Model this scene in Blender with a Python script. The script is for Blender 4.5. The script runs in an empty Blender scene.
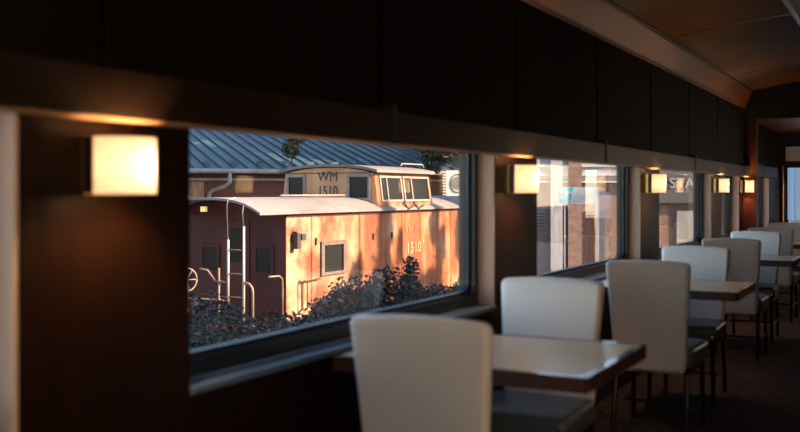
import bpy, bmesh, math, random
from mathutils import Vector, Matrix
R = math.radians
C = bpy.context.scene.collection
sc = bpy.context.scene

# ------------------------------------------------------------------ camera, sky, sun, exposure
cd = bpy.data.cameras.new('camera'); cam = bpy.data.objects.new('camera', cd); C.objects.link(cam)
cam.location = (1.75, 0.0, 1.30); cam.rotation_euler = (R(90), 0, R(27.25))
cd.sensor_width = 36; cd.lens = 45; cd.shift_y = -0.03; cd.clip_start = .05; cd.clip_end = 500
cd.dof.use_dof = True; cd.dof.focus_distance = 24.0; cd.dof.aperture_fstop = 2.6
sc.camera = cam

SUN_EL, SUN_H = R(30), Vector((.97, .24, 0)).normalized()
w = bpy.data.worlds.new('sky'); sc.world = w; w.use_nodes = True
nt = w.node_tree; nt.nodes.clear()
sky = nt.nodes.new('ShaderNodeTexSky'); sky.sky_type = 'NISHITA'; sky.sun_disc = False
sky.sun_elevation = SUN_EL; sky.sun_rotation = math.atan2(SUN_H.x, SUN_H.y)
bg = nt.nodes.new('ShaderNodeBackground'); bg.inputs[1].default_value = 0.48
out = nt.nodes.new('ShaderNodeOutputWorld')
nt.links.new(sky.outputs[0], bg.inputs[0]); nt.links.new(bg.outputs[0], out.inputs[0])

ld = bpy.data.lights.new('sun', 'SUN'); ld.energy = 26.0; ld.angle = R(0.6); ld.color = (1, .68, .40)
sun = bpy.data.objects.new('sun', ld); C.objects.link(sun)
sd = Vector((SUN_H.x*math.cos(SUN_EL), SUN_H.y*math.cos(SUN_EL), math.sin(SUN_EL)))
sun.rotation_euler = sd.to_track_quat('Z', 'Y').to_euler()
sun.location = (10, 0, 30)

vs = sc.view_settings
vs.view_transform = 'Standard'; vs.look = 'None'; vs.gamma = 1; vs.use_curve_mapping = False
vs.exposure = 0.32

# ------------------------------------------------------------------ materials
def mat(name, col, rough=.5, metal=0, spec=.5, col2=None, scale=8, stretch=(1, 1, 1), detail=4, bump=0, lo=.35, hi=.65, emit=None, es=0, coat=0):
    m = bpy.data.materials.new(name); m.use_nodes = True
    n = m.node_tree; b = n.nodes['Principled BSDF']
    b.inputs['Base Color'].default_value = (*col, 1); b.inputs['Roughness'].default_value = rough
    b.inputs['Metallic'].default_value = metal; b.inputs['Specular IOR Level'].default_value = spec
    if coat: b.inputs['Coat Weight'].default_value = coat; b.inputs['Coat Roughness'].default_value = .08
    if emit: b.inputs['Emission Color'].default_value = (*emit, 1); b.inputs['Emission Strength'].default_value = es
    if col2 or bump:
        tc = n.nodes.new('ShaderNodeTexCoord'); mp = n.nodes.new('ShaderNodeMapping')
        mp.inputs['Scale'].default_value = stretch
        nz = n.nodes.new('ShaderNodeTexNoise'); nz.inputs['Scale'].default_value = scale; nz.inputs['Detail'].default_value = detail
        n.links.new(tc.outputs['Object'], mp.inputs[0]); n.links.new(mp.outputs[0], nz.inputs['Vector'])
        if col2:
            cr = n.nodes.new('ShaderNodeValToRGB')
            cr.color_ramp.elements[0].position = lo; cr.color_ramp.elements[0].color = (*col, 1)
            cr.color_ramp.elements[1].position = hi; cr.color_ramp.elements[1].color = (*col2, 1)
            n.links.new(nz.outputs['Fac'], cr.inputs[0]); n.links.new(cr.outputs[0], b.inputs['Base Color'])
        if bump:
            bp = n.nodes.new('ShaderNodeBump'); bp.inputs['Strength'].default_value = bump; bp.inputs['Distance'].default_value = .01
            n.links.new(nz.outputs['Fac'], bp.inputs['Height']); n.links.new(bp.outputs[0], b.inputs['Normal'])
    return m

M = {}
M['wood_dark'] = mat('dark stained wood', (.0085, .0030, .0014), .42, spec=.09, col2=(.0145, .0052, .0022), scale=6, stretch=(1, 6, .5))
M['panel_face'] = mat('upper wall panel wood', (.0060, .0034, .0020), .6, spec=.04, col2=(.0090, .0050, .0029), scale=5, stretch=(1, 1, .3))
M['wood_valance'] = mat('valance wood', (.013, .0066, .0036), .40, spec=.14, col2=(.018, .0092, .005), scale=5, stretch=(1, .4, 3))
M['wood_red'] = mat('red brown post wood', (.032, .007, .003), .4, spec=.2, col2=(.05, .011, .005), scale=6, stretch=(3, 3, .4))
M['wood_jamb'] = mat('pale jamb wood', (.62, .39, .26), .5, col2=(.70, .47, .33), scale=8, stretch=(3, 3, .4))
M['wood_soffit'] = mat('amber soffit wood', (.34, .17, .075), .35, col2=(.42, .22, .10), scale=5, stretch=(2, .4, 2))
M['wood_crown'] = mat('crown moulding wood', (.27, .082, .026), .36, col2=(.33, .11, .038), scale=3, stretch=(2, .4, 2), spec=.15)
M['ceiling'] = mat('ceiling laminate', (.085, .036, .0125), .5, spec=.08, col2=(.11, .046, .016), scale=2)
M['black'] = mat('black trim', (.010, .010, .011), .5)
M['bulkhead'] = mat('bulkhead dark', (.012, .010, .009), .6)
M['frame'] = mat('dark window frame metal', (.012, .018, .023), .28, metal=.2)
M['gasket'] = mat('gasket rubber', (.007, .010, .013), .5)
M['sill'] = mat('sill grey laminate', (.085, .13, .185), .3)
M['leather'] = mat('cream leather', (.84, .765, .68), .42, col2=(.87, .795, .71), scale=3, bump=.02)
M['leather_rear'] = mat('taupe leather', (.60, .53, .465), .45, col2=(.64, .57, .50), scale=3, bump=.02)
M['seat'] = mat('slate leather', (.085, .10, .115), .3, col2=(.10, .115, .13), scale=3)
M['leg'] = mat('dark chair metal', (.018, .016, .015), .3, metal=.6)
M['chrome'] = mat('bright metal', (.7, .7, .7), .15, metal=1)
M['tabletop'] = mat('tan laminate', (.88, .60, .35), .3, spec=.25, col2=(.92, .66, .40), scale=10)
M['tableedge'] = mat('dark table edge', (.07, .028, .014), .2, coat=.5)
M['brass'] = mat('brass', (.60, .40, .15), .22, metal=1)
M['bronze'] = mat('dark bronze', (.03, .022, .016), .3, metal=.8)
M['trimmetal'] = mat('brushed aluminium', (.6, .58, .55), .3, metal=1)
M['lightpanel'] = mat('unlit diffuser', (.32, .22, .17), .4)
M['white'] = mat('white paint', (.50, .49, .48), .5, col2=(.43, .42, .40), scale=3)

def carpet():
    m = mat('patterned carpet', (.035, .012, .010), .95)
    n = m.node_tree; b = n.nodes['Principled BSDF']
    tc = n.nodes.new('ShaderNodeTexCoord'); ck = n.nodes.new('ShaderNodeTexVoronoi'); ck.inputs['Scale'].default_value = 14
    cr = n.nodes.new('ShaderNodeValToRGB')
    cr.color_ramp.elements[0].color = (.10, .035, .022, 1); cr.color_ramp.elements[1].color = (.028, .012, .012, 1)
    cr.color_ramp.elements[0].position = .15; cr.color_ramp.elements[1].position = .5
    n.links.new(tc.outputs['Object'], ck.inputs['Vector']); n.links.new(ck.outputs['Distance'], cr.inputs[0]); n.links.new(cr.outputs[0], b.inputs['Base Color'])
    return m
M['carpet'] = carpet()

def glass_mat():
    m = bpy.data.materials.new('window glass'); m.use_nodes = True; n = m.node_tree; n.nodes.clear()
    o = n.nodes.new('ShaderNodeOutputMaterial'); mx = n.nodes.new('ShaderNodeMixShader')
    tr = n.nodes.new('ShaderNodeBsdfTransparent'); gl = n.nodes.new('ShaderNodeBsdfGlossy'); gl.inputs['Roughness'].default_value = 0.0
    tr.inputs[0].default_value = (.97, .98, .98, 1)
    g = n.nodes.new('ShaderNodeNewGeometry'); d = n.nodes.new('ShaderNodeVectorMath'); d.operation = 'DOT_PRODUCT'
    a = n.nodes.new('ShaderNodeMath'); a.operation = 'ABSOLUTE'
    s = n.nodes.new('ShaderNodeMath'); s.operation = 'SUBTRACT'; s.inputs[0].default_value = 1
    p = n.nodes.new('ShaderNodeMath'); p.operation = 'POWER'; p.inputs[1].default_value = 5
    k = n.nodes.new('ShaderNodeMath'); k.operation = 'MULTIPLY_ADD'; k.inputs[1].default_value = .96; k.inputs[2].default_value = .04
    L = n.links.new
    L(g.outputs['Incoming'], d.inputs[0]); L(g.outputs['Normal'], d.inputs[1]); L(d.outputs['Value'], a.inputs[0])
    L(a.outputs[0], s.inputs[1]); L(s.outputs[0], p.inputs[0]); L(p.outputs[0], k.inputs[0])
    L(k.outputs[0], mx.inputs[0]); L(tr.outputs[0], mx.inputs[1]); L(gl.outputs[0], mx.inputs[2]); L(mx.outputs[0], o.inputs[0])
    return m
M['glass'] = glass_mat()

def translucent(name, col, f=.5):
    m = bpy.data.materials.new(name); m.use_nodes = True; n = m.node_tree; n.nodes.clear()
    o = n.nodes.new('ShaderNodeOutputMaterial'); mx = n.nodes.new('ShaderNodeMixShader'); mx.inputs[0].default_value = f
    d = n.nodes.new('ShaderNodeBsdfDiffuse'); t = n.nodes.new('ShaderNodeBsdfTranslucent')
    d.inputs[0].default_value = (*col, 1); t.inputs[0].default_value = (*col, 1)
    n.links.new(d.outputs[0], mx.inputs[1]); n.links.new(t.outputs[0], mx.inputs[2]); n.links.new(mx.outputs[0], o.inputs[0])
    return m
M['blind'] = translucent('translucent blind fabric', (.80, .78, .75), .34)
M['shade'] = translucent('opal glass shade', (.74, .66, .56), .072)

# outdoor materials
def paint_caboose():
    m = mat('faded orange caboose paint', (.42, .13, .05), .6); n = m.node_tree; b = n.nodes['Principled BSDF']; L = n.links.new
    tc = n.nodes.new('ShaderNodeTexCoord')
    mp = n.nodes.new('ShaderNodeMapping'); mp.inputs['Scale'].default_value = (2.2, 2.2, .30)
    nz = n.nodes.new('ShaderNodeTexNoise'); nz.inputs['Scale'].default_value = 1.6; nz.inputs['Detail'].default_value = 6
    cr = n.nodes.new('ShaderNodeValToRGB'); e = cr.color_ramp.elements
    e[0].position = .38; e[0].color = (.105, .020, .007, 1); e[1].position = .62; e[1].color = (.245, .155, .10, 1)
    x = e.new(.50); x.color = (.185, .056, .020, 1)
    nb = n.nodes.new('ShaderNodeTexNoise'); nb.inputs['Scale'].default_value = .9; nb.inputs['Detail'].default_value = 8; nb.inputs['Roughness'].default_value = .65
    av = n.nodes.new('ShaderNodeMixRGB'); av.inputs[0].default_value = .55
    L(tc.outputs['Object'], mp.inputs[0]); L(mp.outputs[0], nz.inputs['Vector']); L(tc.outputs['Object'], nb.inputs['Vector'])
    L(nz.outputs['Fac'], av.inputs[1]); L(nb.outputs['Fac'], av.inputs[2]); L(av.outputs[0], cr.inputs[0])
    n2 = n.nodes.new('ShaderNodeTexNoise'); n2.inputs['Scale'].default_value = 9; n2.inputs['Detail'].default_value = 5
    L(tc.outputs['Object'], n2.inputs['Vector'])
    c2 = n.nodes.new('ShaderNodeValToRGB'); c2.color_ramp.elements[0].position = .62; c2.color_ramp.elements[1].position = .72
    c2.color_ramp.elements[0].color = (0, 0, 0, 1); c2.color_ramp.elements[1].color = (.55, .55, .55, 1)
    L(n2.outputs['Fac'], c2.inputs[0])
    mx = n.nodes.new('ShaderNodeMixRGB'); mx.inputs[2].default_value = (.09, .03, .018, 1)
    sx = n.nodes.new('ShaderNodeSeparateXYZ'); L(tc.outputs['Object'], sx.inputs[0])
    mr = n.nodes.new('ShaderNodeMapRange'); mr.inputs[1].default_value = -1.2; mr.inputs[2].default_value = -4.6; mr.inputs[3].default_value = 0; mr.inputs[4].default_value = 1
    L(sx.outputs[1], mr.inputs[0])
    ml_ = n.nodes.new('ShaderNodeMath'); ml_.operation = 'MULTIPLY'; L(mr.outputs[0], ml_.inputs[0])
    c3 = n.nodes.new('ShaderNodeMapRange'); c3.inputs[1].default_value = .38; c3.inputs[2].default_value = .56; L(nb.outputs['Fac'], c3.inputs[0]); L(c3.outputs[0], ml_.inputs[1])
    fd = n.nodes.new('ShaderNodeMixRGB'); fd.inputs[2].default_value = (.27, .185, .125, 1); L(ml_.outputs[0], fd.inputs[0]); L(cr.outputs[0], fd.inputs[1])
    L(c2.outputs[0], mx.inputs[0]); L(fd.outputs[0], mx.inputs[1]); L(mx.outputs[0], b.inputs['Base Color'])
    return m
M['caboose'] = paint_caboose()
M['cab_end'] = mat('dark red end paint', (.036, .009, .009), .6, spec=.2, col2=(.060, .015, .012), scale=2, stretch=(1, 1, .4))
M['cab_roof'] = mat('weathered roof paint', (.135, .124, .128), .7, col2=(.08, .074, .078), scale=1.2, stretch=(1, .5, 1), lo=.45, hi=.8)
M['cab_trim'] = mat('window surround', (.16, .125, .115), .6, col2=(.24, .19, .175), scale=6)
M['cab_glass'] = mat('dark glass', (.010, .012, .014), .12, spec=.15)
M['side_trim'] = mat('side window surround', (.065, .047, .042), .6, col2=(.10, .078, .07), scale=6)
M['rail'] = mat('worn handrail paint', (.12, .07, .045), .5, col2=(.20, .15, .125), scale=4)
M['ladder'] = mat('cream ladder paint', (.30, .26, .245), .5)
M['rung'] = mat('rusty rung', (.16, .07, .05), .6)
M['letter_faded'] = mat('faded dark lettering', (.24, .085, .04), .6)
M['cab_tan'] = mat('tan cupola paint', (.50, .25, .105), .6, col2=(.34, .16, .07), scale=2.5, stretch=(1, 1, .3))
M['letter_dark'] = mat('dark lettering', (.02, .017, .017), .6)
M['letter_pale'] = mat('pale lettering', (.36, .22, .14), .6)
M['roof_metal'] = mat('blue standing seam roof', (.021, .048, .054), .5, spec=.3, col2=(.026, .056, .062), scale=1.5, metal=.1)
M['seam'] = mat('roof seam', (.02, .04, .055), .5)
M['brick'] = mat('red brick', (.075, .022, .014), .85, col2=(.11, .038, .024), scale=14, stretch=(1, 1, 3))
M['brick_pale'] = mat('weathered pink brick', (.16, .092, .08), .85, col2=(.235, .17, .15), scale=5, stretch=(1, 1, 2))
M['grey_board'] = mat('grey painted board', (.26, .27, .29), .7, col2=(.33, .33, .35), scale=4)
M['slate_board'] = mat('slate sign board', (.085, .10, .12), .6)
M['orange_post'] = mat('orange wood post', (.30, .14, .065), .6, col2=(.20, .075, .03), scale=4, stretch=(3, 3, .5))
M['gutter'] = mat('galvanised gutter', (.21, .20, .19), .45, col2=(.16, .155, .155), scale=3)
M['coach_blue'] = mat('pale blue coach paint', (.36, .50, .66), .5)
M['teal'] = mat('teal sign print', (.03, .38, .48), .5)
M['lampyellow'] = mat('amber marker lens', (.75, .52, .18), .3, emit=(1, .65, .25), es=.35)
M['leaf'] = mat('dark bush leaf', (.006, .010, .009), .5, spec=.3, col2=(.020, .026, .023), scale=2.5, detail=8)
M['leaf_red'] = mat('bronze leaf', (.06, .022, .014), .5, col2=(.11, .045, .03), scale=5)
M['leaf_tree'] = mat('tree leaf', (.014, .028, .014), .6, col2=(.028, .045, .022), scale=1.5)
M['bark'] = mat('bark', (.05, .035, .025), .9)
M['ground'] = mat('gravel ground', (.13, .115, .10), .95, col2=(.20, .18, .16), scale=3, detail=10, bump=.3)
M['ac'] = mat('pale painted sheet metal', (.52, .54, .53), .45)
M['dark_slot'] = mat('dark slot', (.02, .025, .03), .6)

# ------------------------------------------------------------------ mesh helpers
class MB:
    def __init__(s): s.v = []; s.f = []
    def box(s, x0, x1, y0, y1, z0, z1):
        b = len(s.v)
        s.v += [(x0, y0, z0), (x1, y0, z0), (x1, y1, z0), (x0, y1, z0), (x0, y0, z1), (x1, y0, z1), (x1, y1, z1), (x0, y1, z1)]
        s.f += [tuple(b+i for i in q) for q in ((0, 3, 2, 1), (4, 5, 6, 7), (0, 1, 5, 4), (1, 2, 6, 5), (2, 3, 7, 6), (3, 0, 4, 7))]
        return s
    def tube(s, pts, r, n=8):
        pts = [Vector(p) for p in pts]; b = len(s.v); up = None
        for i, p in enumerate(pts):
            d = (pts[min(i+1, len(pts)-1)] - pts[max(i-1, 0)]).normalized()
            if up is None: up = Vector((0, 0, 1)) if abs(d.z) < .9 else Vector((1, 0, 0))
            a = d.cross(up).normalized(); c = a.cross(d).normalized(); up = c
            for k in range(n):
                t = 2*math.pi*k/n; s.v.append(tuple(p + a*(r*math.cos(t)) + c*(r*math.sin(t))))
        for i in range(len(pts)-1):
            for k in range(n):
                s.f.append((b+i*n+k, b+i*n+(k+1) % n, b+(i+1)*n+(k+1) % n, b+(i+1)*n+k))
        s.f.append(tuple(b+k for k in reversed(range(n)))); s.f.append(tuple(b+(len(pts)-1)*n+k for k in range(n)))
        return s
    def prism(s, poly, axis, a0, a1):
        """poly: 2-D points in the two other axes (in xyz order), extruded along axis from a0 to a1"""
        b = len(s.v); n = len(poly)
        for a in (a0, a1):
            for p in poly:
                q = list(p); q.insert(axis, a); s.v.append(tuple(q))
        s.f.append(tuple(b+k for k in reversed(range(n)))); s.f.append(tuple(b+n+k for k in range(n)))
        for k in range(n): s.f.append((b+k, b+(k+1) % n, b+n+(k+1) % n, b+n+k))
        return s
    def ring(s, outer, inner, axis, a0, a1):
        b = len(s.v); n = len(outer)
        for a in (a0, a1):
            for poly in (outer, inner):
                for p in poly:
                    q = list(p); q.insert(axis, a); s.v.append(tuple(q))
        O0, I0, O1, I1 = b, b+n, b+2*n, b+3*n
        for k in range(n):
            j = (k+1) % n
            s.f += [(O0+k, I0+k, I0+j, O0+j), (O1+k, O1+j, I1+j, I1+k), (O0+k, O0+j, O1+j, O1+k), (I0+k, I1+k, I1+j, I0+j)]
        return s
    def build(s, name, m, parent=None, bevel=0, smooth=False, loc=None):
        me = bpy.data.meshes.new(name); me.from_pydata(s.v, [], s.f)
        bm = bmesh.new(); bm.from_mesh(me)
        bmesh.ops.recalc_face_normals(bm, faces=bm.faces)
        if bevel: bmesh.ops.bevel(bm, geom=list(bm.edges), offset=bevel, segments=2, affect='EDGES', profile=.6, clamp_overlap=True)
        bm.to_mesh(me); bm.free()
        if smooth:
            for p in me.polygons: p.use_smooth = True
        me.materials.append(M[m] if isinstance(m, str) else m)
        return link(name, me, parent, loc)

def link(name, me, parent=None, loc=None):
    o = bpy.data.objects.new(name, me); C.objects.link(o)
    if parent: o.parent = parent
    if loc: o.location = loc
    return o
def box(name, m, x0, x1, y0, y1, z0, z1, parent=None, bevel=0):
    return MB().box(x0, x1, y0, y1, z0, z1).build(name, m, parent, bevel)
def empty(name, loc=(0, 0, 0), rz=0):
    o = bpy.data.objects.new(name, None); C.objects.link(o); o.location = loc; o.rotation_euler = (0, 0, rz); o.empty_display_size = .1; return o
def tag(o, label=None, cat=None, group=None, kind=None):
    if label: o['label'] = label
    if cat: o['category'] = cat
    if group: o['group'] = group
    if kind: o['kind'] = kind
    return o
def copy_tree(o, parent=None):
    c = o.copy(); C.objects.link(c); c.parent = parent
    for ch in list(o.children): copy_tree(ch, c)
    return c
def rrect(x0, x1, z0, z1, r, n=6):
    p = []
    for cx, cz, a in ((x1-r, z1-r, 0), (x0+r, z1-r, 90), (x0+r, z0+r, 180), (x1-r, z0+r, 270)):
        for k in range(n+1):
            t = R(a+90*k/n); p.append((cx+r*math.cos(t), cz+r*math.sin(t)))
    return p
def text_mesh(body, size, ex=.006, spacing=1.0, bold=.0):
    cu = bpy.data.curves.new('lettering', 'FONT'); cu.body = body; cu.size = size; cu.extrude = ex; cu.align_x = 'CENTER'; cu.space_character = spacing
    cu.resolution_u = 4; cu.offset = bold
    ob = bpy.data.objects.new('lettering_tmp', cu); C.objects.link(ob)
    dg = bpy.context.evaluated_depsgraph_get(); dg.update()
    me = bpy.data.meshes.new_from_object(ob.evaluated_get(dg))
    bpy.data.objects.remove(ob); bpy.data.curves.remove(cu)
    return me
def put_text(name, body, size, m, parent, mw, ex=.006, spacing=1.0, sx=1):
    me = text_mesh(body, size, ex, spacing); me.transform(mw @ Matrix.Diagonal((sx, 1, 1, 1))); me.materials.clear(); me.materials.append(M[m])
    return link(name, me, parent)

# ------------------------------------------------------------------ the dining car shell
YB, YE, W, YP = -4.03, 15.40, 2.80, 11.95
PIERS = [(-4.03, -3.44), (-1.23, -.644), (1.57, 2.152), (4.37, 4.956), (7.17, 7.756), (9.97, 10.556), (11.68, 11.95), (11.95, 12.30), (14.27, 15.40)]
OPEN = [(-3.44, -1.23), (-.644, 1.57), (2.152, 4.37), (4.956, 7.17), (7.756, 9.97), (10.556, 11.68), (12.30, 14.27)]
ZS, ZH, ZV, ZC, ZO = .77, 1.50, 1.595, 2.27, 1.56

fl = box('floor', 'carpet', -.16, W+.16, YB-.1, YE+.1, -.12, 0); tag(fl, 'dark red patterned carpet along the dining car aisle', None, None, 'structure')
wl = empty('wall_left'); tag(wl, 'dark wood panelled window wall of the dining car', None, None, 'structure')
box('lower_wall', 'wood_dark', -.16, 0, YB, YE, 0, ZS-.02, wl)
for a, b in PIERS: box('pier', 'wood_dark', -.16, 0, a, b, ZS-.02, ZO, wl)
box('upper_wall', 'panel_face', -.16, 0, YB, YE, ZO, 2.62, wl)
box('baseboard_left', 'black', 0, .015, YB, YE, 0, .10); tag(bpy.data.objects['baseboard_left'], 'black skirting board below the window wall', None, None, 'structure')
seams = [1.80+1.395*k for k in range(-4, 8)]
sv = [YB]+[s for s in seams if s > YB+.2]+[YP]
for a, b in zip(sv[:-1], sv[1:]):
    box('wall_panel', 'panel_face', 0, .022, a+.013, b-.013, ZV, ZC, wl, .003)
vv = [YB]+[s for s in seams[1::2] if s > YB+.2 and s < YP-.3]+[YP]
for a, b in zip(vv[:-1], vv[1:]):
    va = box('valance', 'wood_valance', 0, .08, a+.006, b-.006, ZH-.024, ZV-.004, wl, .003)
    box('seam_batten', 'black', .02, .086, b-.016, b+.016, ZH-.012, ZV+.02, wl)
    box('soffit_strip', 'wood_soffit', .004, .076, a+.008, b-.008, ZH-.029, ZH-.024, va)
box('valance', 'wood_valance', 0, .08, 12.06, 13.1, ZH-.01, ZV+.05, wl, .004)
box('valance', 'wood_valance', 0, .08, 13.12, 14.5, ZH-.01, ZV+.03, wl, .004)

# crown moulding strip and its lips
cr = MB().prism([(0.0, ZC-.02), (.022, ZC-.02), (.10, 2.445), (.10, 2.48), (0, 2.48)], 1, YB, YP).build('trim_1', 'wood_crown')
tag(cr, 'glossy copper brown cornice strip under the curved ceiling', None, None, 'structure')
MB().tube([(.022, YB, ZC-.012), (.022, YP, ZC-.012)], .012).build('lower_lip', 'wood_crown', cr, 0, True)
MB().tube([(.108, YB, 2.447), (.108, YP, 2.447)], .014).build('upper_lip', 'black', cr, 0, True)
cr2 = MB().prism([(W-.0, ZC-.02), (W-.022, ZC-.02), (W-.10, 2.445), (W-.10, 2.48), (W, 2.48)], 1, YB, YP).build('trim_2', 'wood_crown')
tag(cr2, 'glossy cornice strip on the aisle side wall', None, None, 'structure')

# vaulted ceiling in panels with joint strips
def zc(x): return 2.585-.134*((1.4-x)/1.3)**2
ce = empty('ceiling'); tag(ce, 'curved brown ceiling with arched panel joints', None, None, 'structure')
joints = [YB, -.8, 2.0, 4.8, 7.6, 10.4, YP]
def vault(y0, y1, x0=.1, x1=2.7, dz=0, th=.03, n=26):
    P = [(x0+(x1-x0)*i/n) for i in range(n+1)]
    poly = [(x, zc(x)+dz) for x in P]+[(x, zc(x)+dz+th) for x in reversed(P)]
    return MB().prism(poly, 1, y0, y1)
for a, b in zip(joints[:-1], joints[1:]):
    vault(a+.004, b-.004).build('ceiling_panel', 'ceiling', ce, 0, False)
for j in joints[1:-1]: vault(j-.009, j+.009, dz=-.006, th=.012).build('joint_strip', 'brass', ce)
box('roof_deck', 'black', -.16, W+.16, YB-.1, YE+.1, 2.64, 2.98, ce)

cl = empty('ceiling_light', (1.4, 4.2, 2.52)); tag(cl, 'long unlit ceiling light trough with bright metal edges', 'ceiling light')
box('diffuser', 'lightpanel', -.34, .34, -7.0, 6.2, -.03, .03, cl)
for s in (-1, 1): MB().box(s*.36-.018, s*.36+.018, -7.0, 6.2, -.045, .03).build('edge_trim', 'trimmetal', cl, .004)

bh = vault(YP, YP+.1, dz=-.0, th=.03).build('wall_bulkhead', 'bulkhead'); tag(bh, 'black arched bulkhead across the end of the vaulted ceiling', None, None, 'structure')
P = [(.0+2.8*i/26) for i in range(27)]
MB().prism([(0, 2.13), (W, 2.13)]+[(x, max(zc(x), 2.44)) for x in reversed(P)], 1, YP, YP+.1).build('bulkhead_board', 'bulkhead', bh)
po = box('trim_3', 'wood_red', 0, .15, YP, YP+.11, 0, 2.13, None, .004); tag(po, 'red brown wooden post at the partition after the last lamp', None, None, 'structure')
box('ceiling_low', 'wood_crown', 0, W, YP+.1, YE, 2.16, 2.22); tag(bpy.data.objects['ceiling_low'], 'lower flat glossy ceiling past the bulkhead', None, None, 'structure')

def window(n, y0, y1, label):
    t = empty('window_%d' % n, (-.11, (y0+y1)/2, ZS)); h = (y1-y0)/2; H = ZO-ZS
    tag(t, label, None, None, 'structure')
    sx, bz, tz = .055, .052, .02
    MB().ring(rrect(-h, h, 0, H, .004), rrect(-h+sx, h-sx, bz, H-tz, .06), 0, -.05, .03).build('window_frame', 'frame', t)
    MB().ring(rrect(-h+sx-.02, h-sx+.02, bz-.02, H-tz+.015, .07), rrect(-h+sx+.018, h-sx-.018, bz+.016, H-tz-.012, .05), 0, -.022, .008).build('gasket', 'gasket', t)
    MB().box(-.003, .003, -h+.08, h-.08, bz-.02, H-.01).build('pane', 'glass', t)
    for s in (-1, 1): MB().box(.03, .108 if s > 0 else .06, s*h-.012*(s > 0)-0*(s < 0), s*h+.012*(s < 0), 0, H).build('jamb', 'wood_jamb', t)
    MB().box(.03, .108, -h, h, H-.012, H).build('head_lining', 'wood_jamb', t)
    MB().box(.03, .120, -h, h, -.022, 0).build('window_sill', 'sill', t, .004)
    return t
wl_labels = ['left wall window farthest behind the camera', 'window at the left edge of which only the pale jamb shows', 'large nearest window showing the orange caboose',
             'second window showing the white sign frame', 'third window showing the station lettering', 'narrow window just before the red brown post', 'window past the red brown post']
for i, (a, b) in enumerate(OPEN): window(i+1, a, b, wl_labels[i])

# aisle side wall (behind and beside the camera, seen in reflections)
wr = empty('wall_right'); tag(wr, 'aisle side wall opposite the windows', None, None, 'structure')
ROP = [(-3.8, -1.9), (-1.6, .3), (.6, 2.5), (12.2, 15.1)]; RZ0, RZ1 = 1.05, 2.12; RH = RZ1-RZ0  # unseen windows, raised and given blinds as added fill for chairs and tables
box('lower_wall', 'wood_dark', W, W+.16, YB, YE, 0, RZ0, wr); box('upper_wall', 'panel_face', W, W+.16, YB, YE, RZ1, 2.64, wr)
ys = [YB]+[q for p in ROP for q in p]+[YE]
for a, b in zip(ys[0::2], ys[1::2]): box('pier', 'wood_dark', W, W+.16, a, b, RZ0, RZ1, wr)
for i, (a, b) in enumerate(ROP):
    t = empty('window_%d' % (8+i), (W+.08, (a+b)/2, RZ0)); tag(t, 'unseen aisle side window, set high with a pale blind to add fill light', None, None, 'structure'); h = (b-a)/2
    MB().ring(rrect(-h, h, 0, RH, .004), rrect(-h+.05, h-.05, .05, RH-.05, .05), 0, -.03, .03).build('window_frame', 'frame', t)
    MB().box(-.003, .003, -h+.03, h-.03, .03, RH-.03).build('pane', 'glass', t)
    me = bpy.data.meshes.new('fill_blind'); me.from_pydata([(-.05, -h, .0), (-.05, h, 0), (-.05, h, RH-.01), (-.05, -h, RH-.01)], [], [(0, 1, 2, 3)])
    me.materials.append(M['blind']); link('fill_blind', me, t)
    MB().tube([(-.05, -h, RH-.03), (-.05, h, RH-.03)], .02).build('blind_roll', 'white', t, 0, True)

# end walls
def end_wall(name, y0, y1, wins, zb, zt, label, sgn, first):
    e = empty(name); tag(e, label, None, None, 'structure')
    box('lower_wall', 'bulkhead', -.16, W+.16, y0, y1, 0, zb, e); box('upper_wall', 'bulkhead', -.16, W+.16, y0, y1, zt, 2.64, e)
    xs = [-.16]+[q for p in wins for q in p]+[W+.16]
    for a, b in zip(xs[0::2], xs[1::2]): box('pier', 'bulkhead', a, b, y0, y1, zb, zt, e)
    for i, (a, b) in enumerate(wins):
        t = empty('window_%d' % (first+i), ((a+b)/2, (y0+y1)/2, zb)); h = (b-a)/2; tag(t, 'end wall window past the last chairs' if sgn > 0 else 'unseen window behind the camera, enlarged to light the chair backs', None, None, 'structure')
        MB().ring(rrect(-h, h, 0, zt-zb, .004), rrect(-h+.03, h-.03, .03, zt-zb-.03, .02), 1, -.03, .03).build('window_frame', 'frame', t)
        MB().box(-h+.02, h-.02, -.003, .003, .02, zt-zb-.02).build('pane', 'glass', t)
    return e
ew = end_wall('wall_end', YE, YE+.1, [(.08, 1.05), (1.75, 2.72)], .86, 1.68, 'dark end wall of the car with a pale blue window', 1, 13)
for a in (.09, 1.76):
    b = MB().box(a, a+.95, YE-.06, YE-.005, 1.745, 1.95).build('blind_cassette', 'blind', None, .01); tag(b, 'rolled pale blind above the end window' if a < 1 else 'rolled pale blind above the end window on the aisle side', 'blind')
MB().box(.045, .06, YE-.02, YE, .86, 1.68).build('casing', 'wood_jamb', ew)
end_wall('wall_back', YB-.1, YB, [(.3, 2.5)], .80, 2.0, 'wall behind the camera', -1, 15)  # unseen back window, made large to throw light on the chair backs

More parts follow.
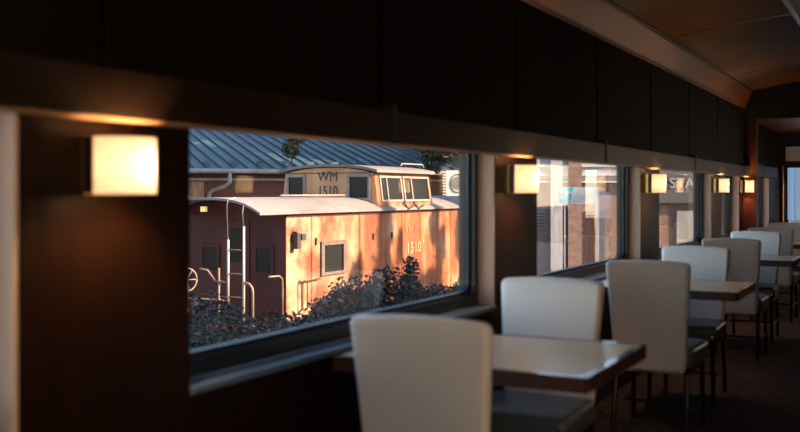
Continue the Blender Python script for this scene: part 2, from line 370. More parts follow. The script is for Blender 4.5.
# ------------------------------------------------------------------ furniture
def cushion(w0, w1, t, h, bev, bulge=.012, lean=0):
    """upright pad: w0 width at the bottom, w1 at the top, thickness t along y, height h along z"""
    bm = bmesh.new(); bmesh.ops.create_cube(bm, size=1)
    for v in bm.verts:
        top = v.co.z > 0; ww = w1 if top else w0
        v.co = Vector((v.co.x*ww, v.co.y*t, h if top else 0))
    bmesh.ops.bevel(bm, geom=list(bm.edges), offset=bev, segments=4, affect='EDGES', profile=.5)
    bmesh.ops.triangulate(bm, faces=[f for f in bm.faces if f.calc_area() > .02])
    big = [e for e in bm.edges if e.calc_length() > .12]
    bmesh.ops.subdivide_edges(bm, edges=big, cuts=5, use_grid_fill=True)
    for v in bm.verts:
        fx = 1-min(1, abs(v.co.x)/(w0*.5))**2; fz = 1-abs(2*v.co.z/h-1)**3
        if abs(v.co.y) > t*.45: v.co.y += math.copysign(bulge*fx*fz, v.co.y)
        if v.co.z > h*.9: v.co.z += .010*fx
        v.co.y += lean*(v.co.z/h)**1.4
    for f in bm.faces: f.smooth = True
    me = bpy.data.meshes.new('cushion'); bm.to_mesh(me); bm.free(); me.materials.append(M['leather']); me.materials.append(M['leather_rear'])
    for p in me.polygons:
        if p.normal.y < -.75: p.material_index = 1
    return me

def make_chair():
    t = empty('dining_chair')
    bk = link('backrest', cushion(.365, .445, .075, .585, .028, .008, -.05), t, (0, -.02, .35))
    MB().tube([(-.17, .043, .10), (-.195, .024, .36), (-.205, .0, .55)], .004, 6).build('piping', 'leather', bk)
    st = cushion(.43, .45, .105, .43, .03, .01); st.transform(Matrix.Rotation(R(-90), 4, 'X')); st.materials.clear(); st.materials.append(M['seat']); st.polygons.foreach_set('material_index', [0]*len(st.polygons)); link('seat', st, t, (0, .015, .425))
    MB().box(-.20, .20, .0, .42, .345, .375).build('seat_frame', 'leg', t, .004)
    for x in (-1, 1):
        MB().tube([(x*.185, .02, .36), (x*.19, -.02, .18), (x*.19, -.05, .0)], .014).build('leg', 'leg', t)
        l = MB().tube([(x*.19, .40, .36), (x*.195, .405, .0)], .014).build('leg', 'leg', t)
        MB().tube([(x*.19, .40, .36), (x*.196, .435, .385), (x*.198, .447, .435)], .011).build('corner_cap', 'chrome', t, 0, True)
        MB().tube([(x*.19, -.02, .15), (x*.193, .40, .15)], .008).build('stretcher', 'leg', t)
    MB().tube([(-.19, .2, .15), (.19, .2, .15)], .008).build('stretcher', 'leg', t)
    return t
proto = make_chair()
CH = [(.478, 2.66, 0, 'cream leather dining chair nearest the camera, its back filling the lower middle'),
      (.405, 3.93, 1, 'cream dining chair facing us across the nearest table'),
      (.505, 5.32, 0, 'taupe shaded dining chair with its back to us, between the first two tables'),
      (.455, 6.73, 1, 'cream dining chair facing us across the second table'),
      (.485, 8.12, 0, 'dining chair with its back to us, just beyond the second table'),
      (.455, 9.55, 1, 'cream dining chair facing us across the third table'),
      (.46, 10.72, 0, 'dining chair with its back to us, beyond the third table'),
      (.425, 12.30, 1, 'pale dining chair facing us beside the red brown post'),
      (.525, 13.75, 0, 'last dining chair under the pale blue end window')]
for i, (x, y, f, lab) in enumerate(CH):
    o = proto if i == 0 else copy_tree(proto)
    o.location = (x, y, 0); o.rotation_euler = (0, 0, math.pi if f else 0)
    tag(o, lab, 'chair', 'dining chairs along the window tables')

def make_table():
    t = empty('dining_table')
    MB().box(.012, .862, -.352, .352, .738, .752).build('table_top', 'tabletop', t)
    MB().ring(rrect(0, .882, -.372, .372, .02), rrect(.02, .855, -.345, .345, .012), 2, .705, .7535).build('edge_band', 'tableedge', t)
    MB().box(.02, .852, -.345, .345, .712, .738).build('underside', 'tableedge', t)
    pts = [(.55, 0, .70), (.46, 0, .68), (.36, 0, .60), (.27, 0, .46), (.17, 0, .30), (.03, 0, .18)]
    MB().tube(pts, .018).build('brace', 'leg', t, 0, True)
    MB().box(-.012, .02, -.12, .12, .12, .24).build('wall_bracket', 'leg', t)
    return t
tp = make_table()
for i, lab in enumerate(['glossy tan table nearest the camera, between the first two chairs', 'second tan table, in front of the second window', 'third table, its lit corner at the right edge', 'fourth table, just before the red brown post']):
    o = tp if i == 0 else copy_tree(tp)
    o.location = (0.012, 3.235+2.8*i if i < 3 else 11.52, 0); tag(o, lab, 'table', 'window tables with cream chairs')

def make_sconce():
    t = empty('wall_sconce'); r = .088; z0, z1 = -.0665, .0665
    MB().box(.026, .060, -.092, .092, z0, z1).build('housing', 'bronze', t, .003)
    MB().box(.026, .034, -.095, .095, z0-.002, z1+.002).build('brass_band', 'brass', t)
    MB().box(0, .026, -.092, .092, z0, z1).build('backplate', 'brass', t)
    n = 24; o = []; q = []
    for k in range(n+1):
        a = R(-90+180*k/n); o.append((.06+r*.92*math.cos(a), r*math.sin(a)))
    me = bpy.data.meshes.new('shade')
    me.from_pydata([(x, y, z0) for x, y in o]+[(x, y, z1) for x, y in o], [], [(k, k+1, n+2+k, n+1+k) for k in range(n)])
    for p in me.polygons: p.use_smooth = True
    me.materials.append(M['shade']); link('shade', me, t)
    d = bpy.data.lights.new('bulb_light', 'POINT'); d.energy = 11.5; d.color = (1, .63, .33); d.shadow_soft_size = .022
    b = bpy.data.objects.new('bulb_light', d); C.objects.link(b); b.parent = t; b.location = (.098, .02, 0)
    return t
sp = make_sconce()
SC = [(0, 1.82, 0, 'glowing wall lamp nearest the camera, left of the caboose window'), (0, 4.56, 0, 'glowing wall lamp between the caboose window and the second window'),
      (0, 7.34, 0, 'glowing wall lamp between the second and third windows'), (0, 10.12, 0, 'glowing wall lamp on the pier after the third window'),
      (0, 11.80, 0, 'last glowing wall lamp, beside the red brown post'),
      (W, 6.43, 1, 'wall lamp on the aisle side wall, seen only as a glow in the caboose window'), (W, 9.2, 1, 'second wall lamp of the aisle side wall, reflected in the glass')]
for i, (x, y, f, lab) in enumerate(SC):
    o = sp if i == 0 else copy_tree(sp)
    o.location = (x, y, 1.362); o.rotation_euler = (0, 0, math.pi if f else 0); tag(o, lab, 'wall lamp', 'box wall lamps between the windows')

# ------------------------------------------------------------------ the next coach, coupled beyond the end wall
nc = empty('coach', (1.4, 22.0, -.4)); tag(nc, 'pale blue coach coupled on, seen through the end window', 'train car')
box('coach_body', 'coach_blue', -1.56, 1.56, -5.0, 6.0, 0, 2.9, nc, .05)
for x0 in (-1.4, -.95, .45, .95): box('corrugation', 'coach_blue', x0, x0+.04, -5.03, -5.0, .1, 2.8, nc)
box('end_door', 'slate_board', -.42, .42, -5.04, -5.0, .35, 2.4, nc)
# ------------------------------------------------------------------ outside: ground
GX = [-80, -40, -20, -9, -6.5, -4, -2, 0, 6, 20, 60]; GZ = [-2.6, -2.6, -2.6, -2.6, -2.5, -2.0, -1.6, -1.5, -1.5, -1.5, -1.5]
g = MB()
for i, x in enumerate(GX):
    for y in (-60, 120): g.v.append((x, y, GZ[i]))
g.f = [(2*i, 2*i+2, 2*i+3, 2*i+1) for i in range(len(GX)-1)]
tag(g.build('ground', 'ground'), 'gravel ground sloping down beside the train', None, None, 'structure')

# ------------------------------------------------------------------ caboose
CX, CY0, CY1, CW = -10.35, 18.10, 27.60, 2.95     # near side plane, near end, far end, width
EAVE, FLOORZ, GR = .82, -1.55, -2.6
cab = empty('caboose', (CX-CW/2, (CY0+CY1)/2, GR)); tag(cab, 'weathered orange caboose with cupola standing outside the nearest window', 'train car')
ox, oy, oz = cab.location
HW, HL = CW/2, (CY1-CY0)/2
def L3(x, y, z): return (x-ox, y-oy, z-oz)
def cbox(name, m, x0, x1, y0, y1, z0, z1, parent=cab, bevel=0):
    return MB().box(x0-ox, x1-ox, y0-oy, y1-oy, z0-oz, z1-oz).build(name, m, parent, bevel)
def ctube(name, m, pts, r, parent=cab, n=8):
    return MB().tube([L3(*p) for p in pts], r, n).build(name, m, parent, 0, True)
CXF = CX-CW
def arch(f, rise=.31): return EAVE+rise*(1-abs(2*f-1)**3.2) if 0 < f < 1 else EAVE
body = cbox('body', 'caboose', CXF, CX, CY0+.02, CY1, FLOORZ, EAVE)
gable = MB().prism([(CXF-ox+CW*k/12, arch(k/12)-.03-oz) for k in range(13)], 1, CY0+.02-oy, CY1-oy).build('gable', 'cab_end', cab)
cbox('end_wall', 'cab_end', CXF, CX-.001, CY0, CY0+.02, FLOORZ, EAVE)
cbox('sill_beam', 'cab_end', CXF, CX+.02, CY0, CY1, FLOORZ-.18, FLOORZ)
# roof sheets: main roof in sheets along the length, with overhang over the platform
def roof_poly(th=.05, over=.10):
    up = []; n = 16
    for k in range(n+1):
        f = k/n; x = CXF-over+(CW+2*over)*f; up.append((x-ox, arch(f)-oz+th))
    lo = [(x, z-th) for x, z in reversed(up)]
    return up+lo
rs = [17.0, 18.6, 20.2, 21.8, 23.4, 25.0, 26.6, 28.7]
for a, b in zip(rs[:-1], rs[1:]): MB().prism(roof_poly(), 1, a-oy, b-oy-.012).build('roof_sheet', 'cab_roof', cab)
ctube('running_board', 'cab_trim', [(CX-.75, 19.0, 1.22), (CX-.75, 21.9, 1.22)], .02)
# side: panel seams and rivets, letter board
for y in (19.15, 21.35, 22.45, 23.6, 24.7, 25.8, 26.75):
    s_ = cbox('seam_strip', 'caboose', CX, CX+.012, y-.03, y+.03, FLOORZ, EAVE-.05)
    rv = MB()
    for k in range(24):
        z = FLOORZ+.05+k*.095
        rv.box(CX+.012-ox, CX+.022-ox, y-.012-oy, y+.012-oy, z-oz, z+.022-oz)
    rv.build('rivets', 'caboose', s_)['kind'] = 'stuff'
cbox('letter_board', 'cab_end', CX, CX+.02, CY0, CY1, EAVE-.07, EAVE)
cbox('belt_rail', 'caboose', CX, CX+.015, CY0+2.6, CY1, -1.06, -1.02)
def cwin_side(y0, y1, z0, z1, x=CX):
    f = MB().ring([(y-oy, z-oz) for y, z in ((y0, z0), (y1, z0), (y1, z1), (y0, z1))], [(y-oy, z-oz) for y, z in ((y0+.13, z0+.07), (y1-.13, z0+.07), (y1-.13, z1-.10), (y0+.13, z1-.10))], 0, x-.02-ox, x+.05-ox).build('window', 'side_trim', cab)
    cbox('pane', 'cab_glass', x-.01, x+.012, y0+.1, y1-.1, z0+.05, z1-.05, f)
cwin_side(19.50, 20.62, -.62, .17)
# end wall: two windows and the door
def cwin_end(x0, x1, z0, z1, y=CY0):
    f = MB().ring([(x-ox, z-oz) for x, z in ((x0, z0), (x1, z0), (x1, z1), (x0, z1))], [(x-ox, z-oz) for x, z in ((x0+.06, z0+.06), (x1-.06, z0+.06), (x1-.06, z1-.06), (x0+.06, z1-.06))], 1, y-.03-oy, y+.01-oy).build('window', 'cab_end', cab)
    cbox('pane', 'cab_glass', x0+.05, x1-.05, y-.012, y+.01, z0+.05, z1-.05, f)
cwin_end(-11.18, -10.66, -.52, .12); cwin_end(-12.64, -12.12, -.52, .12)
dr = cbox('end_door', 'cab_end', -12.0, -11.3, CY0-.03, CY0, FLOORZ, .66); cbox('door_window', 'cab_glass', -11.85, -11.45, CY0-.04, CY0-.03, -.25, .5, dr); cbox('door_window', 'cab_end', -11.85, -11.45, CY0-.036, CY0-.03, -1.3, -.4, dr)
# platform, railings, ladder, brake wheel
cbox('platform', 'cab_end', CXF, CX, 17.0, CY0, FLOORZ-.15, FLOORZ-.05)
def roofz(x): return arch((x-CXF)/CW)
for x, zb, zt in ((-10.66, -1.6, .59), (-11.06, -1.05, .30)):
    top = roofz(x)
    lr = ctube('ladder_rail', 'ladder', [(x, 17.0, zb), (x, 17.0, zt)], .026)
    ctube('roof_stay', 'ladder', [(x, 17.0, zt), (x, 16.96, top-.1), (x, 17.0, top+.04), (x, 17.25, top+.09)], .012, lr)
for z in (-.90, -.41, .09): ctube('ladder_rung', 'rung', [(-11.10, 17.0, z), (-10.66, 17.0, z)], .013)
ctube('hand_rail', 'rail', [(-10.66, 17.0, -.58), (-10.52, 16.99, -.60), (-10.44, 16.99, -.68), (-10.42, 16.99, -.8), (-10.42, 16.99, -1.6)], .024)
ctube('hand_rail', 'rail', [(-10.42, 17.55, -.50), (-10.42, 17.95, -.51), (-10.42, 18.06, -.58), (-10.42, 18.08, -.7), (-10.42, 18.08, -1.6)], .022)
ctube('hand_rail', 'rail', [(-12.9, 17.0, -.98), (-11.06, 17.0, -.98)], .02)
ctube('hand_rail', 'rail', [(-11.1, 17.0, -.60), (-11.4, 17.0, -.58), (-11.6, 17.0, -.36), (-11.8, 17.0, -.33)], .022)
ctube('rail_post', 'rail', [(-12.6, 17.0, -1.6), (-12.58, 17.0, -.9), (-12.6, 17.0, -.55)], .03)
ctube('rail_post', 'rail', [(-11.3, 17.0, -1.6), (-11.3, 17.0, -.3)], .022)
cbox('brake_stand', 'rail', -12.66, -12.5, 16.95, 17.05, -.56, -.48)
wh = MB(); n = 20
wp = [L3(-12.1+.10*math.cos(2*math.pi*k/n), 16.92+.22*math.cos(2*math.pi*k/n), -.58+.25*math.sin(2*math.pi*k/n)) for k in range(n+1)]
wheel = MB().tube(wp, .02, 6).build('brake_wheel', 'rail', cab, 0, True)
for k in range(3): MB().tube([wp[k*3], wp[k*3+10]], .012, 6).build('spoke', 'rail', wheel)
ctube('brake_staff', 'rail', [(-12.1, 16.95, -1.6), (-12.1, 16.95, -.58)], .02)
cbox('marker_lamp', 'lampyellow', -11.76, -11.64, 16.96, 17.04, .88, .99)
ml = cbox('side_lamp', 'letter_dark', CX+.05, CX+.17, 18.30, 18.44, .06, .40); ctube('lamp_arm', 'letter_dark', [(CX, 18.36, .42), (CX+.12, 18.36, .42)], .02, ml); cbox('lamp_head', 'letter_dark', CX+.06, CX+.2, 18.44, 18.60, .24, .38, ml)
ctube('grab_iron', 'cab_end', [(CX+.02, 18.6, -1.35), (CX+.09, 18.6, -1.3), (CX+.09, 18.6, -.72), (CX+.02, 18.6, -.66)], .02)
ctube('grab_iron', 'cab_end', [(CX+.02, 18.82, -1.35), (CX+.09, 18.82, -1.3), (CX+.09, 18.82, -.72), (CX+.02, 18.82, -.66)], .014)
ctube('grab_iron', 'cab_end', [(CX+.06, 18.6, -.69), (CX+.06, 19.4, -.67)], .014)
for y in (19.3, 22.0, 23.0): cbox('hook', 'letter_dark', CX, CX+.04, y-.02, y+.02, .1, .26)
# cupola: leaning walls on the roof, two glazed faces, slab roof
KY0, KY1, KZ0, KZ1, KL = 22.30, 25.55, .80, 1.80, .13
cup = empty('cupola'); cup.parent = cab
kp = lambda x, y, z: L3(x, y, z)
b0 = [(CXF, KY0), (CX, KY0), (CX, KY1), (CXF, KY1)]; b1 = [(CXF+KL, KY0), (CX-KL, KY0), (CX-KL, KY1-.05), (CXF+KL, KY1-.05)]
mb = MB(); mb.v = [kp(x, y, KZ0) for x, y in b0]+[kp(x, y, KZ1) for x, y in b1]
mb.f = [(0, 3, 2, 1), (4, 5, 6, 7), (0, 1, 5, 4), (1, 2, 6, 5), (2, 3, 7, 6), (3, 0, 4, 7)]
cbod = mb.build('cupola_wall', 'caboose', cup)
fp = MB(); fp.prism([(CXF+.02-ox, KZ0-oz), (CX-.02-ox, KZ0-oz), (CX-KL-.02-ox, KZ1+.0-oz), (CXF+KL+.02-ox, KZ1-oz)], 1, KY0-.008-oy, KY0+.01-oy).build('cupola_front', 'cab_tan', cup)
def karch(f): return KZ1+.15*(1-abs(2*f-1)**2.5)
poly = [(CXF+KL-ox+(CW-2*KL)*k/12, karch(k/12)-oz-.02) for k in range(13)]
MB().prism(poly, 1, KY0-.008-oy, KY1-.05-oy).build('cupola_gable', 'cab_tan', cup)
up = [(CXF-.02-ox+(CW+.04)*k/14, karch(k/14)-oz) for k in range(15)]
MB().prism(up+[(x, z+.07) for x, z in reversed(up)], 1, KY0-.12-oy, KY1+.06-oy).build('cupola_roof', 'cab_roof', cup)
ctube('roof_rail', 'cab_trim', [(CX-.3, KY0+1.8, 2.0), (CX-.3, KY0+1.9, 2.07), (CX-.3, KY1-.1, 2.07), (CX-.3, KY1, 1.98)], .02, cup)
# end face windows
def kwin(x0, x1, z0, z1):
    y = KY0
    f = MB().ring([(x-ox, z-oz) for x, z in ((x0, z0), (x1, z0), (x1, z1), (x0, z1))], [(x-ox, z-oz) for x, z in ((x0+.07, z0+.07), (x1-.07, z0+.07), (x1-.07, z1-.07), (x0+.07, z1-.07))], 1, y-.05-oy, y+.01-oy).build('window', 'cab_trim', cup)
    cbox('pane', 'cab_glass', x0+.06, x1-.06, y-.015, y+.01, z0+.06, z1-.06, f)
kwin(CXF+.18, CXF+.78, 1.10, 1.76); kwin(CX-.90, CX-.22, 1.08, 1.76)
mw = Matrix.Translation(Vector(L3(CX-CW/2-.02, KY0-.012, 1.585))) @ Matrix.Rotation(R(90), 4, 'X')
put_text('lettering', 'WM', .36, 'letter_dark', cup, mw, .008, 1.0, .95)
mw = Matrix.Translation(Vector(L3(CX-CW/2-.02, KY0-.012, 1.20))) @ Matrix.Rotation(R(90), 4, 'X')
put_text('lettering', '1510', .38, 'letter_dark', cup, mw, .008, 1.05, .78)
# side face windows: two pairs of panes on the leaning wall
def kside(y0, y1, split):
    lean = KL/(KZ1-KZ0)
    sh = Matrix.Identity(4)
    def pt(y, z, o): return kp(CX-(z-KZ0)*lean+o, y, z)
    def slab(name, m, ya, yb, za, zb, o0, o1, par):
        q = MB(); q.v = [pt(ya, za, o0), pt(yb, za, o0), pt(yb, zb, o0), pt(ya, zb, o0), pt(ya, za, o1), pt(yb, za, o1), pt(yb, zb, o1), pt(ya, zb, o1)]
        q.f = [(0, 3, 2, 1), (4, 5, 6, 7), (0, 1, 5, 4), (1, 2, 6, 5), (2, 3, 7, 6), (3, 0, 4, 7)]
        return q.build(name, m, par)
    z0, z1 = 1.10, 1.67
    f = slab('window', 'cab_trim', y0, y1, z1, z1+.05, 0, .035, cup)
    slab('rail', 'cab_trim', y0, y1, z0-.05, z0, 0, .035, f)
    for y in (y0, split-.02, y1-.05): slab('stile', 'cab_trim', y, y+.05, z0, z1, 0, .035, f)
    slab('pane', 'cab_glass', y0+.05, split-.02, z0, z1, -.005, .012, f); slab('pane', 'cab_glass', split+.03, y1-.05, z0, z1, -.005, .012, f)
kside(22.52, 23.72, 22.88); kside(23.82, 25.38, 24.30)
for y in (23.75, 24.35):
    m_ = ctube('mirror_bracket', 'letter_dark', [(CX, y, .92), (CX+.12, y, .86), (CX+.14, y+.25, .93)], .03, cup)
    ctube('mirror_arm', 'letter_dark', [(CX+.10, y, .88), (CX-.05, y-.02, 1.08)], .022, m_)
# lettering on the side
for bod, z, s_, y in (('W M', .16, .42, 24.2), ('1510', -.34, .42, 24.3)):
    mw = Matrix.Translation(Vector(L3(CX+.006, y, z))) @ Matrix(((0, 0, 1, 0), (1, 0, 0, 0), (0, 1, 0, 0), (0, 0, 0, 1)))
    put_text('lettering', bod, s_, 'letter_faded' if z > -.3 else 'letter_pale', cab, mw, .008, 1.1)
# trucks under the floor
for y in (20.0, 25.6):
    tk = cbox('truck', 'letter_dark', CX-.25, CX-.10, y-1.1, y+1.1, -2.15, -1.85)
    for s in (-.75, .75):
        for xx in (CX-.12, CXF+.12):
            MB().tube([L3(xx-.06, y+s, -2.17), L3(xx+.06, y+s, -2.17)], .42, 20).build('wheel', 'letter_dark', tk)

# ------------------------------------------------------------------ station building with the blue metal roof, behind the caboose
def frame_empty(name, loc, ang):      # local x runs along the facade, local y away from the viewer
    return empty(name, loc, ang)
dep = empty('station_building', (-20.1, 26.96, -2.6), math.atan2(.772, .636))   # local +x = along the eave, +y = up the slope
tag(dep, 'brick station building with blue standing seam metal roof behind the caboose', 'building')
L0, L1, SL, EZ = -9.0, 12.5, .215, 4.66
box('brick_wall', 'brick', L0+.4, L1-.4, .7, .95, 0, EZ-.05, dep)
rf = MB(); n0 = len(rf.v)
rf.prism([(-.15, EZ-.02), (11, EZ-.02+11.15*SL), (11, EZ+.06+11.15*SL), (-.15, EZ+.06)], 0, L0, L1)
roof = rf.build('metal_roof', 'roof_metal', dep)
sm = MB().prism([(-.15, EZ+.05), (11, EZ+.05+11.15*SL), (11, EZ+.13+11.15*SL), (-.15, EZ+.13)], 0, -.02, .02).build('roof_seam', 'seam', roof)
k = 0; x = L0+.1
while x < L1:
    o = sm if k == 0 else link('roof_seam', sm.data, roof)
    o.location = (x, 0, 0); x += .47; k += 1
MB().tube([(L0, -.22, EZ-.04), (L1, -.22, EZ-.04)], .085).build('gutter', 'gutter', dep, 0, True)
box('fascia', 'gutter', L0, L1, .45, .50, EZ-.36, EZ-.28, dep); box('soffit', 'seam', L0, L1, -.1, .7, EZ-.12, EZ-.08, dep)
MB().tube([(1.27, -.2, EZ-.1), (1.27, -.2, EZ-.42), (1.15, -.05, EZ-.56), (.80, .35, EZ-.70), (.72, .5, EZ-.82), (.72, .55, EZ-1.0), (.72, .55, .1)], .075).build('downspout', 'gutter', dep, 0, True)
box('panel_face', 'orange_post', .02, .56, .62, .70, 1.0, EZ-.40, dep)  # orange slab paints the sunlit part of the brick wall
MB().prism([(-.7, 3.0), (.35, 3.0), (-.25, 4.25), (-.7, 4.3)], 1, .3, .36).build('white_panel', 'white', dep)
# snow guards near the eave
for kk in range(16):
    box('snow_guard', 'seam', L0+9.6+kk*.94-.13, L0+9.6+kk*.94+.13, .35, .40, EZ+.1, EZ+.33, roof)

ac = empty('air_conditioner', (-13.05, 32.60, 1.15), R(27.25)); tag(ac, 'pale outdoor air conditioning unit right of the cupola', 'air conditioner')
box('casing', 'ac', -.12, .62, 0, .34, 0, .92, ac, .01)
sp_ = box('louvre_panel', 'dark_slot', -.22, -.12, .0, .34, .0, .92, ac)
for k in range(9): box('louvre', 'ac', -.235, -.12, -.01, .30, .04+k*.1, .085+k*.1, sp_)
MB().ring([(.28+.27*math.cos(a*.314), .46+.34*math.sin(a*.314)) for a in range(20)], [(.28+.24*math.cos(a*.314), .46+.31*math.sin(a*.314)) for a in range(20)], 1, -.012, .01).build('fan_ring', 'dark_slot', ac)
MB().tube([(.28, -.004, .46), (.28, .006, .46)], .235, 20).build('fan_grille', 'gutter', ac)
box('mount', 'dark_slot', -.1, .6, .05, .30, -3.78, .0, ac)

# ------------------------------------------------------------------ platform building seen through the second and third windows
pf = empty('platform_building', (-7.75, 31.1, -2.6), R(27.25)); tag(pf, 'weathered brick platform building outside the second and third windows', 'building')
# local x = along the facade (to the right), y = away
box('brick_wall', 'brick_pale', -2.9, 6.5, 0, .25, 0, 4.3, pf)
box('frieze', 'grey_board', -2.9, 6.5, -.12, 0, 4.3, 5.6, pf)
for z in (4.20, 4.42, 4.70): box('frieze_band', 'white', -2.9, 6.5, -.16, -.12 if z > 4.3 else -.0, z, z+.06, pf)
box('wall_post', 'grey_board', -1.0, -.62, -.2, 0, 0, 5.4, pf)
box('wall_post', 'brick_pale', -.45, -.02, -.24, 0, 0, 5.4, pf)
box('wall_post', 'white', 2.2, 2.42, -.2, 0, 0, 5.0, pf)
vt = box('vent', 'gutter', -1.42, -1.16, -.06, 0, 2.75, 3.28, pf)
for k in range(5): box('vent_slat', 'dark_slot', -1.40, -1.18, -.08, -.05, 2.79+k*.1, 2.83+k*.1, vt)
box('dark_door', 'slate_board', .15, .75, -.04, 0, 0, 3.3, pf)
sg = box('name_board', 'slate_board', 2.45, 5.2, -.16, -.04, 3.55, 4.62, pf)
mw = Matrix.Translation(Vector((3.75, -.17, 4.03))) @ Matrix.Rotation(R(90), 4, 'X')
put_text('lettering', 'STATION', .46, 'white', sg, mw, .008, 1.02)
box('grey_door', 'grey_board', 3.05, 3.75, -.06, 0, 0, 3.3, pf); box('grey_door', 'slate_board', 3.85, 4.5, -.06, 0, 0, 3.3, pf)

# white gate frame carrying a sign, on the platform
sf = empty('sign_frame', (-5.75, 24.35, -2.6), R(22)); tag(sf, 'white post frame carrying a white and teal sign outside the second window', 'sign')
box('post', 'white', -.62, -.50, -.05, .05, 0, 4.02, sf); box('post', 'white', .42, .50, -.05, .05, 0, 4.02, sf); box('post', 'white', -.36, -.33, -.03, .03, 0, 3.6, sf)
hd = box('sign_board', 'white', -.50, .50, -.04, .04, 3.60, 4.02, sf)
MB().prism([(-.46, 3.61), (-.24, 3.61), (-.12, 4.01), (-.48, 4.01)], 1, -.05, -.04).build('sign_print', 'teal', hd)
box('sign_stripe', 'white', -.47, -.16, -.056, -.05, 3.86, 3.91, hd)
wp_ = box('wooden_post', 'orange_post', -5.93, -5.70, 25.6, 25.85, -2.6, .72); tag(wp_, 'orange wooden post standing behind the white sign frame', 'post')

# ------------------------------------------------------------------ plants
def leaf_mesh(name, blobs, n, size, seed, m, shell=.55):
    rnd = random.Random(seed); v = []; f = []
    tot = sum(b[3]*b[4]*b[5] for b in blobs)
    for (cx, cy, cz, rx, ry, rz) in blobs:
        for _ in range(int(n*rx*ry*rz/tot)):
            d = Vector((rnd.gauss(0, 1), rnd.gauss(0, 1), rnd.gauss(0, 1))).normalized(); q = shell+(1-shell)*rnd.random()**.6
            q *= 1+.12*math.sin(5*d.x+seed)+.10*math.sin(7*d.z+3*d.y)
            p = Vector((cx+d.x*rx*q, cy+d.y*ry*q, cz+d.z*rz*q))
            a = Vector((rnd.gauss(0, 1), rnd.gauss(0, 1), rnd.gauss(0, .6))).normalized(); b = a.orthogonal().normalized(); b = Matrix.Rotation(rnd.random()*6.28, 3, a) @ b
            c = a.cross(b); s = size*(.6+.8*rnd.random()); i = len(v)
            v += [tuple(p-a*s), tuple(p+b*s*.5+c*s*.12), tuple(p+a*s), tuple(p-b*s*.5+c*s*.12)]; f += [(i, i+1, i+2), (i, i+2, i+3)]
    me = bpy.data.meshes.new(name); me.from_pydata(v, [], f); me.materials.append(M[m]); return me
def plant(name, base, blobs, n, size, seed, label, cat, m='leaf', stem_r=.03, group=None, branches=5, shell=.5):
    t = empty(name, base); tag(t, label, cat, group)
    fo = link('foliage', leaf_mesh('foliage', blobs, n, size, seed, m, shell), t); fo['kind'] = 'stuff'
    rnd = random.Random(seed+1); sb = MB()
    for k in range(branches):
        b = blobs[k % len(blobs)]
        e = Vector((b[0]+rnd.uniform(-.5, .5)*b[3], b[1]+rnd.uniform(-.5, .5)*b[4], b[2]+rnd.uniform(-.1, .5)*b[5]))
        mid = Vector((e.x*.35+rnd.uniform(-.1, .1), e.y*.35+rnd.uniform(-.1, .1), e.z*.5)); sb.tube([(0, 0, -.1), tuple(mid), tuple(e)], stem_r, 6)
    st = sb.build('stem', 'bark', t); st['kind'] = 'stuff'
    return t
G = 'dark shrubs between the train and the caboose'
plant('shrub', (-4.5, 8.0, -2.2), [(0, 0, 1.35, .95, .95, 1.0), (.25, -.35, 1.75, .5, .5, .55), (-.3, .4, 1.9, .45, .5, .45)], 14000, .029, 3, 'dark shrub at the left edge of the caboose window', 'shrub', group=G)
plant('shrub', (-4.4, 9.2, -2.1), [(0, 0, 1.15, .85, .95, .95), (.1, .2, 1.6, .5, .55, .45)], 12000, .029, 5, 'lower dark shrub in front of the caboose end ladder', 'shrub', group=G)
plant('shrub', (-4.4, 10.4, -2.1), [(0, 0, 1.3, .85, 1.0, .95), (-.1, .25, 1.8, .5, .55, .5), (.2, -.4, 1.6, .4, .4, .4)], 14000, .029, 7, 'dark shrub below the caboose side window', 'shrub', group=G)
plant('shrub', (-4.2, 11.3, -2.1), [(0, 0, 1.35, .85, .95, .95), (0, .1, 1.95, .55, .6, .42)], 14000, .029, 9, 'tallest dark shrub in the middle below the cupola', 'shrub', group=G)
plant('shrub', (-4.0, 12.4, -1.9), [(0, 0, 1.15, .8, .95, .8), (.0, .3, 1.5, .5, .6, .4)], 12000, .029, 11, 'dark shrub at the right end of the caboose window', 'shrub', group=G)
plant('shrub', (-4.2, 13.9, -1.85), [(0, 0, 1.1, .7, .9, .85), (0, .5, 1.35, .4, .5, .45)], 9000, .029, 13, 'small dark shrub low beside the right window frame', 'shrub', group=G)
plant('sapling', (-4.25, 11.95, -2.0), [(0, 0, 2.28, .10, .12, .20), (.0, .02, 2.05, .10, .12, .16), (.08, .22, 1.78, .13, .16, .2), (.05, .1, 1.5, .15, .2, .2)], 900, .045, 17, 'leafy shoot standing up against the orange caboose side', 'plant', branches=4, stem_r=.012, shell=.1)
plant('sapling', (-4.3, 9.9, -2.0), [(0, 0, 1.95, .12, .28, .12), (.1, .3, 2.05, .12, .25, .12)], 500, .045, 19, 'bronze leafed shoot in front of the caboose side window', 'plant', 'leaf_red', branches=3, stem_r=.012, shell=.1)
plant('shrub', (-5.1, 23.2, -2.3), [(0, 0, .6, .7, .6, .75)], 3000, .06, 23, 'low shrub at the foot of the white sign frame', 'shrub', group='low shrubs on the platform')

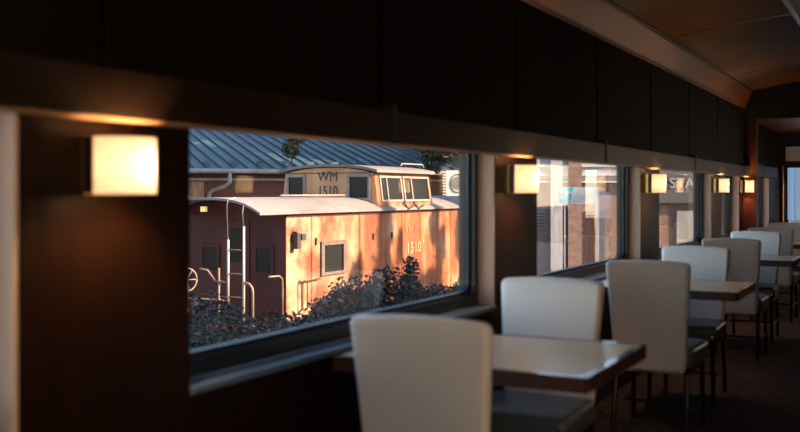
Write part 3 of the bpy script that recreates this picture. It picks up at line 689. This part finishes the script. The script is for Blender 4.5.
# trees: dark evergreen right of the cupola, and the tall shade trees that dapple the caboose
plant('evergreen_tree', (-13.5, 32.85, -2.6), [(-.35, 0, 5.05, .45, .45, .45), (-.3, -.1, 5.75, .6, .6, .6), (.45, .2, 5.6, .7, .6, .8), (.1, 0, 6.5, .8, .8, .8)], 9000, .07, 31, 'dark evergreen tree above the air conditioning unit', 'tree', 'leaf_tree', .05, shell=.2, branches=1)
plant('leafy_branch_tree', (-16.9, 28.2, -2.6), [(0, 0, 5.35, .32, .32, .32), (.2, .1, 5.75, .34, .34, .3), (-.2, .1, 6.1, .40, .35, .3)], 1700, .07, 33, 'thin leafy treetop crossing the blue roof', 'tree', 'leaf_tree', .02, shell=.2, branches=1)
T = 'tall trees beside the track'
plant('shade_tree', (-3.0, 31.0, -1.6), [(0, 0, 15.5, 4.2, 4.5, 3.2), (0, -4.5, 15.5, 3, 3, 2.6)], 9000, .34, 41, 'tall tree whose crown stands high beyond the platform', 'tree', 'leaf_tree', .28, T, 6, .2)
plant('shade_tree', (-18.5, 41.5, -2.6), [(2.2, -8.0, 12.5, 3.2, 3.2, 1.5), (.5, -4, 13, 3.5, 3.0, 2)], 9000, .28, 45, 'broad tree leaning over the right half of the blue roof', 'tree', 'leaf_tree', .25, T, 4, .2)
plant('shade_tree', (-2.5, 40.6, -1.6), [(0, 0, 14.5, 4.2, 4.5, 4.0)], 9000, .34, 43, 'tall tree farthest along the track', 'tree', 'leaf_tree', .28, T, 6, .2)
plant('shade_tree', (6.0, 31.0, -1.5), [(0, -4.30, 11.5, .5, .42, .7), (0, -4.45, 10.4, .5, .6, .5), (0, -1.35, 11.7, .4, .32, .6), (0, -.95, 10.9, .4, .36, .6), (0, -1.5, 10.0, .4, .7, .4), (0, -2.9, 9.9, .5, .8, .3), (0, -5.75, 10.6, .3, .30, .4), (0, .4, 11.2, .4, .3, .7), (0, -3.5, 11.1, .3, .14, .5)], 2000, .17, 47, 'tree on the aisle side throwing dappled shade on the caboose', 'tree', 'leaf_tree', .06, T, 9, .15)
